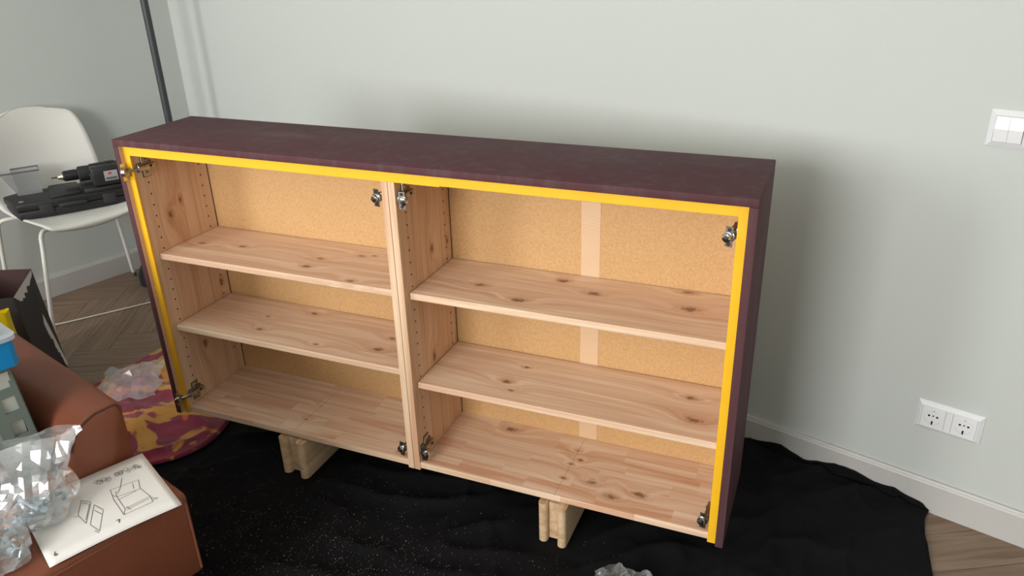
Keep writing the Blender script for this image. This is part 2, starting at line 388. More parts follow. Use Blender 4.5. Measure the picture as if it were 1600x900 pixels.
for k, (a, b) in enumerate(((.018, .782), (.818, 1.582))):
    mb = pine('top_pine', 'x', 'y'); MB().box(a, b, FY+.001, BY, .808, .8295, .001).build('top_board', mb, cab)
    kn = [[(.403, .059, .35), (.403, .135, .3)], [(.99, .22, 1.2), (1.198, .191, .4), (1.216, .153, .55), (1.199, .129, .4), (1.199, .066, .5), (1.272, .074, 1.0), (1.333, .039, 1.0), (1.397, .07, 1.2)]][k]
    m = pine('bottom_pine_%d' % k, 'x', 'y', kn, lam=.043, finger=.19, pink=(.62, .33, .20))
    o = MB().box(a, b, FY+.002, BY, .006, .024, .0012).build('bottom_board', m, cab)
    xm = .403 if k == 0 else 1.199
    MB().box(xm-.0004, xm+.0004, FY+.0018, BY-.02, .0235, .0242).build('board_joint', M['joint'], o)
    MB().box(a-.006, b+.006, .254, .2605, .012, .82).build('back_panel', M['mdf'], cab)
    MB().box(a, a+.0011, .2515, .2542, .024, .808).build('gap_shade', M['hole'], cab)  # dark strip painted in for the shade of the panel gap
SH = [(.0195, .7805, .517, [(.08, .117, .6), (.211, .135, .8), (.48, .13, .8), (.474, .072, .8), (.641, .028, .8), (.577, .183, .6), (.611, .194, .5)]),
      (.0195, .7805, .292, [(.242, .151, .5), (.365, .213, .9), (.273, .075, .6), (.481, .053, .5), (.667, .154, .8), (.661, .086, 1.1)]),
      (.8195, 1.5805, .517, [(.964, .115, .9), (1.151, .204, 1.1), (1.244, .157, 1.1), (1.086, .064, 1.3), (1.454, .237, 1.0), (1.475, .149, 1.5)]),
      (.8195, 1.5805, .263, [(1.034, .096, .9), (1.062, .061, .5), (1.056, .18, .5), (1.491, .179, .9), (1.516, .086, 1.3)])]
for k, (a, b, z, kn) in enumerate(SH):
    MB().box(a, b, .014, .2505, z-.018, z, .0022).build('shelf', pine('shelf_pine_%d' % k, 'x', 'y', kn, lam=.062), cab)
jt = MB()
jt.box(1.181, 1.230, .2532, .2541, .0245, .808); jt.build('joint_tape', M['jtape'], cab)['label'] = 'pale ribbed tape strip over the back panel joint'
# masking tape over the front edges
MB().box(.0002, .0190, FY-.0012, FY+.004, .0, .829, .0005).build('masking_tape', M['tape'], cab)
MB().box(1.5805, 1.5996, FY-.0012, FY+.004, .0, .829, .0005).build('masking_tape', M['tape'], cab)
MB().box(.019, .935, FY-.0014, FY+.003, .8035, .829, .0005).build('masking_tape', M['tape'], cab)
MB().box(.925, 1.5805, FY-.0012, FY+.003, .8055, .829, .0005).build('masking_tape', M['tape'], cab)
MB().box(.019, .781, FY+.003, FY+.022, .8068, .8082).build('masking_tape', M['tape'], cab)
MB().box(.819, 1.5805, FY+.003, FY+.022, .8068, .8082).build('masking_tape', M['tape'], cab)

def hinge(x, z, side, opened):
    """concealed hinge on a side board; x inner face, side +1 points into the bay"""
    def f(mb, name, m, parent=None, **k):
        for v in mb.bm.verts: v.co = Vector((x + side*v.co.x, v.co.y, z + v.co.z))
        return mb.build(name, m, parent, **k)
    pl = MB()                                                     # cruciform mounting plate
    pl.box(0, .0035, .021, .045, -.028, .028, .0015).box(0, .005, .005, .053, -.0105, .0105, .0015)
    plate = f(pl, 'hinge', M['nickel'], cab, angle=40)
    f(MB().box(0, .0016, .0195, .0465, -.0295, .0295, .0006).box(0, .0016, .004, .055, -.012, .012, .0006), 'plate_shade', M['dark_metal'], plate)  # added dark sheet, paints a shadow outline around the plate
    for dz in (-.018, .018):
        f(MB().lathe([(.0065, 0), (.0065, .0012), (.004, .0025)], 12, Matrix.Translation((.0035, .033, dz)) @ Matrix.Rotation(R(90), 4, 'Y')), 'screw', M['nickel'], plate, angle=40)
        f(MB().box(.0058, .0064, .0285, .0375, dz-.001, dz+.001), 'screw_slot', M['dark_metal'], plate)
    ar = MB().box(.005, .0145, .000, .056, -.0072, .0072, .0022)
    f(ar, 'hinge_arm', M['nickel'], plate, angle=40)
    f(MB().lathe([(.004, 0), (.004, .001), (.0025, .002)], 10, Matrix.Translation((.0145, .040, 0)) @ Matrix.Rotation(R(90), 4, 'Y')), 'screw', M['dark_metal'], plate, angle=40)
    f(MB().lathe([(.004, 0), (.004, .001), (.0025, .002)], 10, Matrix.Translation((.0145, .018, 0)) @ Matrix.Rotation(R(90), 4, 'Y')), 'screw', M['brass'], plate, angle=40)
    if opened:      # arm swung out past the front edge, cup in front of the casing
        f(MB().tube([(.010, .002, .002), (.004, -.012, 0), (-.008, -.022, -.002)], .0042, 6), 'link_arm', M['nickel'], plate, angle=50)
        c = Matrix.Translation((-.0118, -.026, -.003)) @ Matrix.Rotation(R(-78), 4, 'Z') @ Matrix.Rotation(R(90), 4, 'X')
    else:           # snapped shut: cup tucked in front of the arm
        f(MB().tube([(.010, .006, .002), (.013, -.001, 0), (.016, -.006, -.003)], .0050, 6), 'link_arm', M['dark_metal'], plate, angle=50)
        c = Matrix.Translation((.015, -.003, -.004)) @ Matrix.Rotation(R(12), 4, 'Z') @ Matrix.Rotation(R(90), 4, 'X')
    rr = .0125 if opened else .0115
    cup = f(MB().lathe([(rr, -.008), (rr, .002), (rr-.002, .0028), (rr-.004, .0028), (rr-.0045, -.005)], 18, c), 'hinge_cup', M['nickel'], plate, angle=40)
    if not opened:
        f(MB().lathe([(.0098, -.002), (.0098, .006), (.0085, .0085), (.004, .0095)], 16, c @ Matrix.Translation((.004, -.002, 0))), 'cup_boss', M['chrome'], plate, angle=40)
        f(MB().lathe([(.0052, .005), (.0052, .0112), (.004, .012)], 12, c @ Matrix.Translation((.004, -.002, 0))), 'cup_pin', M['dark_metal'], plate, angle=40)
    fl_ = MB()
    hh = .023 if opened else .021
    ww = .0075
    fl_.prism([(-ww, -hh), (ww, -hh), (ww, -.009), (.012, -.005), (.012, .005), (ww, .009), (ww, hh), (-ww, hh), (-ww, .009), (-.006, .004), (-.006, -.004), (-ww, -.009)], .0015, .0033, c)
    f(fl_, 'cup_flange', M['chrome'] if opened else M['nickel'], plate, angle=40)
    for s in (-1, 1):
        f(MB().lathe([(.0038, .0033), (.0038, .0045)], 10, c @ Matrix.Translation((0, s*(hh-.006), 0))), 'cup_screw', M['brass'] if opened else M['dark_metal'], plate, angle=40)
for x, sd, op in ((.0182, 1, True), (.7818, -1, False), (.8182, 1, False), (1.5818, -1, False)):
    hinge(x, .765, sd, op); hinge(x, .060, sd, op)

# support blocks of two round-edged boards each
def rounded_rect(x0, x1, y0, y1, r, n=5):
    out = []
    for cx, cy, a0 in ((x1-r, y1-r, 0), (x0+r, y1-r, 90), (x0+r, y0+r, 180), (x1-r, y0+r, 270)):
        for k in range(n+1):
            a = R(a0+90*k/n); out.append((cx+r*math.cos(a), cy+r*math.sin(a)))
    return out
def cabw(x, y, z=0):
    c, s = math.cos(CRZ), math.sin(CRZ); return Vector((CAB[0]+c*x-s*y, CAB[1]+s*x+c*y, ZB+z))
BLOCKS = [(.400, .028, 'pair of rounded pine boards propping up the cabinet near the floral towel'), (1.198, .022, 'pair of rounded pine boards propping up the cabinet under its right bay')]
for xc, half, lab in BLOCKS:
    p = cabw(xc, -.028); b = thing('support_block', lab, 'wood block', (p.x, p.y, .0065), CRZ, 'wood blocks under the cabinet'); hb = ZB-.0065
    w = .0118 if xc > 1 else .0140
    for sx in (-1, 1):
        cx = sx*(half+.004)
        MB().prism(rounded_rect(cx-w, cx+w, 0 if sx > 0 else .006, .25, w-.0005), 0, hb-.0003).build('board', M['block'], b, angle=40)
    MB().box(-half+w-.003, half-w+.003, .024, .24, .004, hb-.003).build('spacer', M['block'], b)

# ------------------------------------------------------------------ black drop cloth, dust, towel
BACK = [(1.2, .0), (2.0, .01), (2.7, .02), (2.92, .008), (3.026, .036), (3.1, .016), (3.16, .03), (3.236, .043), (3.29, .03), (3.415, .017), (3.431, .004), (3.6, 0)]
def cloth_h(x, y):
    p = Vector((x, y, 0))
    q = Vector(((x*.80+y*.60)*2.6, (-x*.60+y*.80)*7.5, 0)) + noise.noise_vector(p*2.3)*.55
    a = 1-abs(noise.noise(q)); a = a**5
    q2 = Vector(((x*.5-y*.86)*3.0, (x*.86+y*.5)*8.0, 3)) + noise.noise_vector(p*3.1)*.6
    b = (1-abs(noise.noise(q2)))**6
    c = (1-abs(noise.noise(p*13+Vector((5, 1, 0)))))**4
    z = .020*a + .013*b + .0035*c
    m = 1.0
    for xc, half, _ in BLOCKS:                       # pressed flat under the blocks
        d = Vector((x-CAB[0], y-CAB[1])); lx = d.x*math.cos(CRZ)+d.y*math.sin(CRZ); ly = -d.x*math.sin(CRZ)+d.y*math.cos(CRZ)
        m = min(m, max(sstep(.055, .13, abs(lx-xc)), sstep(.14, .22, abs(ly-.10))))
    m = min(m, sstep(1.56, 1.75, x) if y > -1.45 else 1)            # flat below the towel
    if x < 2.45 and y < -1.3: m = min(m, .05)                     # below the sofa
    return .0035 + z*m
def cloth_pt(u, v):
    xl = 1.40 + .03*math.sin(v*9); yb = -2.55
    y = yb + v*(.05-yb)
    yy = max(0, -y)
    xr = 3.434 + lerp_table([(0, 0), (.06, .016), (.1, .032), (.24, .082), (.5, .13), (1.2, .18), (3, .2)], yy)
    x = xl + (xr-xl)*u
    top = -.0145 + lerp_table(BACK, x)
    y = yb + v*(top-yb) if v < 1 else top
    z = cloth_h(x, y)
    edge = min(sstep(0, .02, u), sstep(0, .015, 1-u), sstep(0, .02, v)); z = .0035 + (z-.0035)*(.35+.65*edge)
    if y > -.0165: z = max(z*.4, 0) + (y+.0165); y = -.0165
    return (x, y, z)
o = MB().grid(240, 300, cloth_pt).build('drop_cloth', M['cloth'], None, smooth=True, fix=False)
sm = o.modifiers.new('thickness', 'SOLIDIFY'); sm.thickness = .0012; sm.offset = -1
tag(o, 'black rumpled cotton cloth spread on the floor under the cabinet', 'cloth')
random.seed(11); mb = MB()
for k in range(2600):
    if k < 2000: lx = random.gauss(.72, .30); ly = random.gauss(-.30, .14)
    else: lx = random.uniform(-.1, 1.9); ly = random.uniform(-.75, .05)
    p = cabw(lx, ly)
    if not (1.62 < p.x < 3.35 and p.y < -.1) or (p.x < 2.40 and p.y < -1.38): continue
    bad = any(abs(lx-xc) < .07 and -.06 < ly < .25 for xc, _, _ in BLOCKS)
    if bad: continue
    s = random.uniform(.00035, .0009)*(1.6 if random.random() < .08 else 1); z = cloth_h(p.x, p.y)+.0012
    a = random.uniform(0, 6.28); dx, dy = s*math.cos(a), s*math.sin(a)
    A = [mb.bm.verts.new((p.x+dx*i-dy*j, p.y+dy*i+dx*j, z)) for i, j in ((1, 0), (-.6, .7), (-.6, -.7))]; t = mb.bm.verts.new((p.x, p.y, z+s))
    for f in ((0, 1, 3), (1, 2, 3), (2, 0, 3)): mb.bm.faces.new([(A+[t])[i] for i in f])
tag(mb.build('sawdust', M['dust']), 'pale specks of sawdust scattered over the black cloth', 'sawdust', kind='stuff')

def towel_pt(u, v):
    # u from the far (left-wall) edge to the near right edge, v from the sofa side to under the cabinet
    L0, L1 = Vector((1.0, -1.345)), Vector((.845, -.60)); R0, R1 = Vector((1.50, -1.235)), Vector((1.47, -.72))
    a = L0.lerp(L1, v); b = R0.lerp(R1, v); b.x += .115*math.sin(math.pi*min(1, v*1.12+.12))
    p = a.lerp(b, u); p.y += -.02*math.sin(u*5)*(1-v)
    q = Vector((p.x*3+p.y*5.5, -p.x*6+p.y*2.5, 1))+noise.noise_vector(Vector((p.x, p.y, 0))*4)*.5
    h = .016*(1-abs(noise.noise(q)))**4 + .005*(1-abs(noise.noise(q*2.1)))**3
    e = min(u, 1-u, v*1.4, (1-v)*1.4)
    roll = .010*math.exp(-((1-u)/.05)**2)
    return (p.x, p.y, .0105 + h*sstep(0, .12, e) + roll*sstep(0, .01, 1-u))
o = MB().grid(110, 110, towel_pt).build('beach_towel', M['towel'], None, smooth=True, fix=False)
sm = o.modifiers.new('thickness', 'SOLIDIFY'); sm.thickness = .005; sm.offset = -1
tag(o, 'magenta and yellow floral towel crumpled on the floor beside the sofa', 'towel')

def crumple(name, label, center, sx, sy, hgt, seed, rz, m, peak=(.5, .5), n=26, cat='plastic wrap'):
    off = Vector((seed*7.3, seed*3.1, seed))
    def fn(u, v):
        a, b = u-.5, v-.5; k = 1+.25*noise.noise(Vector((a*3, b*3, seed)))
        x, y = a*sx*k, b*sy*k
        d = math.hypot(u-peak[0], v-peak[1])
        z = hgt*max(0, 1-d*1.7)**1.2 + hgt*.55*(1-abs(noise.noise(Vector((u*4, v*4, 0))+off)))**3*sstep(0, .15, min(u, 1-u, v, 1-v)) + .2*hgt*abs(noise.noise(Vector((u*11, v*11, 2))+off))
        x += .02*noise.noise(Vector((u*6, v*6, 9))+off); y += .02*noise.noise(Vector((u*6, v*6, 4))+off)
        return (x, y, z)
    o = MB().grid(n, n, fn).build(name, m, None, fix=False); o.location = center; o.rotation_euler = (0, 0, rz)
    return tag(o, label, cat)
crumple('plastic_wrap', 'clear crumpled plastic wrap lying on the floral towel', (1.075, -.99, .030), .25, .19, .032, 3, R(-35), M['film2'], n=13)
crumple('plastic_wrap', 'clear crumpled plastic wrap lying on the black cloth in front of the cabinet', (2.955, -.765, .012), .14, .16, .042, 8, R(30), M['film2'], (.5, .62))

# ------------------------------------------------------------------ wall fittings
def sw_plate(mb, x0, x1, z0, z1, fx, fz, d=.010):
    """bevelled frame: sloping border around a flat field"""
    o_ = [(x0, z0), (x1, z0), (x1, z1), (x0, z1)]; i_ = [(x0+fx, z0+fz), (x1-fx, z0+fz), (x1-fx, z1-fz), (x0+fx, z1-fz)]
    B = [mb.bm.verts.new((x, 0, z)) for x, z in o_]; E_ = [mb.bm.verts.new((x, -.003, z)) for x, z in o_]; F = [mb.bm.verts.new((x, -d, z)) for x, z in i_]
    for a, b in ((B, E_), (E_, F)):
        for k in range(4): mb.bm.faces.new((a[k], a[(k+1) % 4], b[(k+1) % 4], b[k]))
    mb.bm.faces.new(F); mb.bm.faces.new(B[::-1]); return mb
sw = thing('light_switch', 'white double rocker light switch on the sage wall', 'light switch', (3.371, 0, .985))
sw_plate(MB(), 0, .080, 0, .080, .011, .011).build('frame', M['switch'], sw)
MB().box(.0117, .0688, -.0104, -.009, .0117, .0683).build('rocker_gap', M['rim'], sw)
for k in range(2):
    x0 = .0125+k*.0277; rk = MB(); x1 = x0+.0272
    pr = [(-.008, .0125), (-.0112, .0125), (-.0135, .040), (-.0108, .0675), (-.008, .0675)]
    A = [rk.bm.verts.new((x0, y, z)) for y, z in pr]; B = [rk.bm.verts.new((x1, y, z)) for y, z in pr]
    for i in range(5): rk.bm.faces.new((A[i], A[(i+1) % 5], B[(i+1) % 5], B[i]))
    rk.bm.faces.new(A); rk.bm.faces.new(B[::-1]); rk.build('rocker', M['switch'], sw)
so = thing('power_outlet', 'white double power socket low on the sage wall', 'power socket', (3.353, 0, .243))
sw_plate(MB(), 0, .152, 0, .081, .010, .010, .0105).build('frame', M['switch'], so)
for k in range(2):
    cx, cz = .0405+.071*k, .0405
    t_ = Matrix.Translation((cx, 0, cz)) @ Matrix.Rotation(R(90), 4, 'X')
    ins = MB().lathe([(.0215, .0100), (.0215, .0118), (.0195, .0118), (.0193, .0109), (.0005, .0109)], 28, t_).build('socket', M['switch'], so, angle=30)
    MB().box(cx-.0275, cx-.0269, -.0108, -.010, .0125, .0685).build('insert_edge', M['rim'], ins); MB().box(cx+.0269, cx+.0275, -.0108, -.010, .0125, .0685).build('insert_edge', M['rim'], ins)
    for dx in (-.0095, .0095): MB().lathe([(.0029, .0108), (.0029, .0112)], 12, Matrix.Translation((cx+dx, 0, cz+.004)) @ Matrix.Rotation(R(90), 4, 'X')).build('pin_hole', M['dark_metal'], ins)
    MB().lathe([(.0022, .0108), (.0022, .0112)], 10, Matrix.Translation((cx, 0, cz+.005)) @ Matrix.Rotation(R(90), 4, 'X')).build('screw', M['nickel'], ins)
    MB().prism([(-.0016, -.0205), (.0016, -.0205), (.0022, -.012), (.0008, -.0095), (-.0008, -.0095), (-.0022, -.012)], .0108, .0121, t_).build('earth_clip', M['dark_metal'], ins)
    MB().prism([(-.0012, .0185), (.0012, .0185), (.0012, .0205), (-.0012, .0205)], .0108, .0121, t_).build('earth_clip', M['dark_metal'], ins)
    seg = [(.0205*math.cos(a), .0205*math.sin(a)) for a in [R(200+14*j) for j in range(11)]] + [(.0170*math.cos(a), .0170*math.sin(a)-.0015) for a in [R(340-14*j) for j in range(11)]]
    MB().prism(seg, .0109, .0112, t_).build('recess_wall', mat('socket_recess', (.55, .55, .56), .4), ins)

# ------------------------------------------------------------------ corner: lamp, chair and what lies on it
lp = thing('floor_lamp', 'dark grey floor lamp pole standing in the room corner', 'lamp', (.275, -.250, 0))
MB().lathe([(.09, 0), (.09, .012), (.085, .018), (.02, .022), (.0165, .03)], 32).build('base', M['pole'], lp, angle=30)
MB().tube([(0, 0, .02), (0, 0, 1.72)], .0155, 16).build('pole', M['pole'], lp, angle=40)
MB().lathe([(.16, 1.55), (.155, 1.56), (.11, 1.80), (.10, 1.80)], 32).build('lamp_shade', M['pole'], lp, angle=30)

ch = thing('chair', 'white plastic shell chair with thin metal legs against the left wall', 'chair', (.30, -.740, 0))
prof = crom([(.185, .418), (.192, .437), (.165, .4475), (.09, .446), (-.03, .441), (-.125, .447), (-.180, .475), (-.208, .54), (-.228, .64), (-.242, .74), (-.252, .815), (-.254, .835)], 40)
wid = [(0, .085), (.012, .115), (.03, .142), (.055, .162), (.09, .174), (.2, .184), (.4, .192), (.52, .210), (.62, .216), (.72, .208), (.80, .198), (.86, .186), (.90, .174), (.94, .158), (.97, .138), (.99, .118), (1, .10)]
def shell(u, v):
    k = v*39; i = min(int(k), 38); p = prof[i].lerp(prof[i+1], k-i); s = (u-.5)*2; w = lerp_table(wid, v)
    back = sstep(.5, .7, v)
    z = p.y + .012*s**4*(1-back) - (.030*s*s*sstep(.80, 1, v)); x = p.x + (.050*s*s*back*(1-.75*sstep(.75, 1, v))) - .012*s*s*(1-sstep(0, .12, v))
    return (x, s*w, z)
o = MB().grid(25, 48, shell).build('seat_shell', M['chair_white'], ch, smooth=True, fix=False)
sm = o.modifiers.new('thickness', 'SOLIDIFY'); sm.thickness = .006; sm.offset = 0
for sy in (-1, 1):
    MB().tube(crom([(.10, sy*.10, .428), (.085, sy*.150, .424), (.095, sy*.178, .408), (.115, sy*.196, .34), (.195, sy*.272, .010)], 22), .0085, 10).build('leg', M['chair_leg'], ch, angle=50)
    MB().tube(crom([(-.13, sy*.10, .425), (-.165, sy*.185, .428), (-.185, sy*.222, .415), (-.192, sy*.236, .36), (-.222, sy*.266, .010)], 22), .0085, 10).build('leg', M['chair_leg'], ch, angle=50)
    for fx, fy in ((.195, sy*.272), (-.222, sy*.266)):
        MB().lathe([(.009, 0), (.0105, .004), (.0105, .018), (.008, .02)], 12, Matrix.Translation((fx, fy, 0))).build('foot_cap', M['rim'], ch, angle=40)
MB().tube([(.10, -.11, .426), (.10, .11, .426)], .008, 8).tube([(-.13, -.11, .423), (-.13, .11, .423)], .008, 8).build('seat_frame', M['chair_leg'], ch, angle=50)

CASE = (.289, -.941, .4505); CZ = R(71.2)
tc = thing('tool_case', 'black plastic power tool case lying flat on the white chair', 'tool case', CASE, CZ)
def case_half(name, z0, z1, e):
    mb = MB(); mb.prism([(e, e), (.42-e, e), (.42-e, .2-e), (-.048+e, .2-e)], z0, z1)
    bmesh.ops.bevel(mb.bm, geom=mb.bm.edges[:], offset=.006, segments=2, profile=.5, affect='EDGES'); return mb.build(name, M['black'], tc, angle=40)
case_half('case_base', 0, .034, .003); case_half('case_lid', .0355, .066, 0)
MB().box(.125, .235, .02, .19, .062, .078, .006).build('lid_step', M['black'], tc, angle=40)
MB().box(.245, .415, .004, .195, .062, .084, .007).build('lid_step', M['black'], tc, angle=40)
MB().tube([(.150, .004, .040), (.150, -.014, .042), (.158, -.018, .044), (.232, -.018, .044), (.24, -.014, .042), (.24, .004, .040)], .0075, 8).build('handle', M['black2'], tc, angle=50)
for x in (.075, .305): MB().box(x, x+.05, -.004, .006, .016, .056, .003).build('latch', M['black2'], tc, angle=40)
MB().box(.012, .024, .035, .052, .0655, .0667).build('sticker', M['label'], tc); MB().box(.024, .030, .035, .052, .0655, .0667).build('sticker', M['label_red'], tc)

def onc(x, y, z): return Vector((CASE[0]+x*math.cos(CZ)-y*math.sin(CZ), CASE[1]+x*math.sin(CZ)+y*math.cos(CZ), CASE[2]+z))
dr = thing('power_drill', 'black cordless drill with labelled battery resting on the tool case', 'drill', onc(0, 0, .0845), CZ)
ax = lambda x: Matrix.Translation((x, .125, .036)) @ Matrix.Rotation(R(90), 4, 'Y')
MB().lathe([(.0285, .285), (.034, .292), (.035, .33), (.034, .385), (.028, .41), (.012, .415)], 20, ax(0)).build('motor_housing', M['black'], dr, angle=35)
MB().lathe([(.024, .243), (.0305, .247), (.0305, .283), (.029, .287)], 24, ax(0)).build('torque_collar', M['black2'], dr, angle=35)
MB().lathe([(.016, .187), (.0215, .193), (.0225, .235), (.0205, .245)], 20, ax(0)).build('chuck', M['black'], dr, angle=35)
MB().lathe([(.004, .166), (.010, .172), (.0155, .188)], 16, ax(0)).build('chuck_jaws', M['brass'], dr, angle=35)
MB().lathe([(.0022, .145), (.0028, .168)], 8, ax(0)).build('drill_bit', M['dark_metal'], dr)
MB().box(.318, .362, .055, .12, .012, .058, .012, 3).build('handle', M['black2'], dr, angle=40)
MB().box(.292, .318, .078, .098, .022, .046, .006).build('trigger', M['black'], dr, angle=40)
bt = MB().box(.283, .403, .006, .062, .0, .078, .010, 3).build('battery', M['black'], dr, angle=40)
MB().box(.330, .380, .0045, .0062, .020, .060).build('battery_label', M['label'], bt); MB().box(.346, .358, .0038, .0046, .044, .054).build('battery_label', M['label_red'], bt)
MB().box(.334, .376, .0038, .0046, .024, .034).build('battery_label', M['rim'], bt)
MB().box(.279, .284, .016, .024, .022, .052).build('battery_clip', M['nickel'], bt)
for k in range(3): MB().lathe([(.0045, 0), (.0045, .012), (.003, .016)], 6, Matrix.Translation((.352+.014*k, .112, .066))).build('screw_bit', M['nickel'], dr)

bx = thing('storage_box', 'small clear plastic box with dark rim standing on the tool case', 'box', onc(0, 0, .0665), CZ)
cb = MB()
def fr(z, a, b, c, d): return [cb.bm.verts.new((x, y, z)) for x, y in ((a, c), (b, c), (b, d), (a, d))]
r0 = fr(.0, .016, .103, .139, .196); r1 = fr(.094, -.028, .108, .134, .206)
cb.bm.faces.new(r0[::-1])
for k in range(4): cb.bm.faces.new((r0[k], r0[(k+1) % 4], r1[(k+1) % 4], r1[k]))
o = cb.build('body', M['clear'], bx); sm = o.modifiers.new('t', 'SOLIDIFY'); sm.thickness = .0015
MB().tube([(-.030, .132, .095), (.110, .132, .095), (.110, .208, .095), (-.030, .208, .095)], .003, 6, closed=True).build('rim', M['rim'], bx)

# slumped black bag behind the cabinet's end
def slump(u, v):
    a = u*2*math.pi; t = v*math.pi/2; k = 1+.10*noise.noise(Vector((math.cos(a)*2, math.sin(a)*2, v*3)))
    return (.13*math.cos(a)*math.cos(t)**.6*k, .078*math.sin(a)*math.cos(t)**.6*k, .11*math.sin(t)*k)
o = MB().grid(33, 14, slump).build('cloth_bag', M['dark_fabric'], None, smooth=True); o.location = (.26, -.435, 0)
tag(o, 'small black bag slumped on the floor behind the cabinet near a chair leg', 'bag')
o = MB().tube(crom([(.20, -1.17, .0045), (.27, -1.02, .0045), (.325, -.919, .0045), (.385, -.75, .0045), (.439, -.588, .0045), (.47, -.50, .0045), (.45, -.40, .0045), (.375, -.29, .0045)], 40), .0035, 6).build('power_cable', M['cable'], None, smooth=True)
tag(o, 'thin pale cable running over the oak floor in front of the chair', 'cable')

# paper bag with worn white folds, yellow bag before it
pb = thing('paper_bag', 'dark paper carrier bag with torn white creases behind the sofa arm', 'paper bag', (.60, -1.20, 0))
base_ = Vector((.60, -1.20, 0)); V = lambda x, y, z: Vector((x, y, z))-base_
A0, A1 = V(.69, -1.052, 0), V(.654, -1.066, .385); B0, B1 = V(.93, -1.20, 0), V(.869, -1.208, .385); Y_ = V(.735, -1.100, .25)
D0, D1 = V(.55, -1.30, 0), V(.50, -1.20, .385); C0, C1 = V(.79, -1.385, 0), V(.73, -1.36, .385)
def sheet(name, faces, m, off=0):
    mb = MB()
    for f in faces: mb.poly(f)
    o = mb.build(name, m, pb, fix=False); s_ = o.modifiers.new('t', 'SOLIDIFY'); s_.thickness = .0012; s_.offset = 0; return o
sheet('gusset', [(A1, B1, Y_), (A1, Y_, A0), (B1, B0, Y_), (B0, A0, Y_)], M['bag'])
sheet('front_panel', [(B0, B1, C1, C0)], M['bag']); sheet('rear_panel', [(A0, A1, D1, D0)], M['bag_in']); sheet('side_panel', [(C0, C1, D1, D0)], M['bag_in']); sheet('bottom', [(A0, B0, C0, D0)], M['bag'])
def ragged(a, b, w0, w1, toward, n, seed):
    """worn strip along a-b reaching raggedly toward a point, laid just over the paper"""
    random.seed(seed); nrm = (b-a).cross(toward-a).normalized()
    if nrm.dot(CAM-base_-a) < 0: nrm = -nrm
    mb = MB(); prev = None
    for i in range(n+1):
        t = i/n; p = a.lerp(b, t)+nrm*.0022; w = (w0+(w1-w0)*t)*random.uniform(.65, 1.15); q = p+(toward-p).normalized()*w
        cur = (mb.bm.verts.new(p), mb.bm.verts.new(q))
        if prev: mb.bm.faces.new((prev[0], cur[0], cur[1], prev[1]))
        prev = cur
    return mb.build('worn_crease', M['torn'], pb, fix=False)
ragged(A1.lerp(B1, .04), B1, .020, .060, Y_, 13, 3)
ragged(Y_.lerp(A0, .03), A0, .040, .026, B0, 16, 5)
yb = thing('plastic_carrier', 'crumpled yellow plastic bag between the dark paper bag and the sofa', 'plastic bag', (.93, -1.345, 0))
def ybag(u, v):
    a = u*2*math.pi; w = .118*(1-.15*v); d = .045*(1-.5*v); k = 1+.16*noise.noise(Vector((math.cos(a)*1.6, math.sin(a)*1.6, v*2.5+4)))
    sx = abs(math.cos(a))**.5*math.copysign(1, math.cos(a)); sy = abs(math.sin(a))**.5*math.copysign(1, math.sin(a))
    lx, ly = sx*w*k, sy*d*k; c, s = math.cos(R(55)), math.sin(R(55))
    return (lx*c-ly*s, lx*s+ly*c, v*.395 + .02*noise.noise(Vector((u*8, v*3, 1)))*v)
MB().grid(41, 16, ybag).build('bag_body', M['yellow_bag'], yb)

# ------------------------------------------------------------------ sofa and the things on it
sf = thing('sofa', 'brown leather sofa with a low squared armrest', 'sofa', (1.80, -2.30, 0))
ox, oy = -1.80, 2.30
def sb(name, x0, x1, y0, y1, z0, z1, bev, m=None, seg=4, parent=None):
    return MB().box(x0+ox, x1+ox, y0+oy, y1+oy, z0, z1, bev, seg).build(name, m or M['leather'], parent or sf, angle=60)
sb('seat_base', 1.30, 2.27, -3.25, -1.43, .07, .22, .02)
tcu = MB(); tp = [(1.50, -3.10), (2.312, -3.10), (2.312, -1.418), (2.106, -1.418), (2.106, -1.545), (1.50, -1.545)]
tcu.prism([(x+ox, y+oy) for x, y in tp], .222, .430)
bmesh.ops.bevel(tcu.bm, geom=[e for e in tcu.bm.edges], offset=.014, segments=3, profile=.5, affect='EDGES')
st = tcu.build('seat_cushion', M['leather'], sf, angle=60)
for y in (-1.425,): MB().tube([(2.308+ox, y+oy, .235), (2.308+ox, y+oy, .418)], .0042, 8).build('piping', M['piping'], st)
MB().tube([(2.311+ox, -3.09+oy, .412), (2.311+ox, -1.43+oy, .412)], .0030, 6).build('piping', M['piping'], st)
ar = MB()                                                    # armrest: squared block with a softly rounded inner shoulder
pf = [(-1.417, .225), (-1.417, .545), (-1.4185, .558), (-1.424, .565), (-1.434, .5675), (-1.47, .566), (-1.495, .560), (-1.516, .548), (-1.530, .530), (-1.539, .505), (-1.541, .47), (-1.541, .225)]
def arm_section(x, k=0.0): return [(x+ox, (y+(-.008*k if y > -1.48 else .008*k))+oy, z-(.008*k if z > .3 else 0)) for y, z in pf]
secs = [arm_section(1.32), arm_section(2.088), arm_section(2.098, .25), arm_section(2.103, 1)]
rows = [[ar.bm.verts.new(p) for p in s_] for s_ in secs]
for A, B in zip(rows, rows[1:]):
    for k in range(len(pf)-1): ar.bm.faces.new((A[k], A[k+1], B[k+1], B[k]))
    ar.bm.faces.new((A[-1], A[0], B[0], B[-1]))
ar.bm.faces.new(rows[0]); ar.bm.faces.new(rows[-1])
arm = ar.build('armrest', M['leather'], sf, angle=45)
MB().tube([(2.1015+ox, y+(-.004 if y > -1.48 else .004)+oy, z-.002) for y, z in pf if z > .5] , .0022, 6).build('seam', M['seam'], arm)
sb('backrest', 1.24, 1.50, -3.25, -1.56, .222, .78, .05); sb('armrest', 1.32, 2.10, -3.25, -3.12, .222, .565, .03)
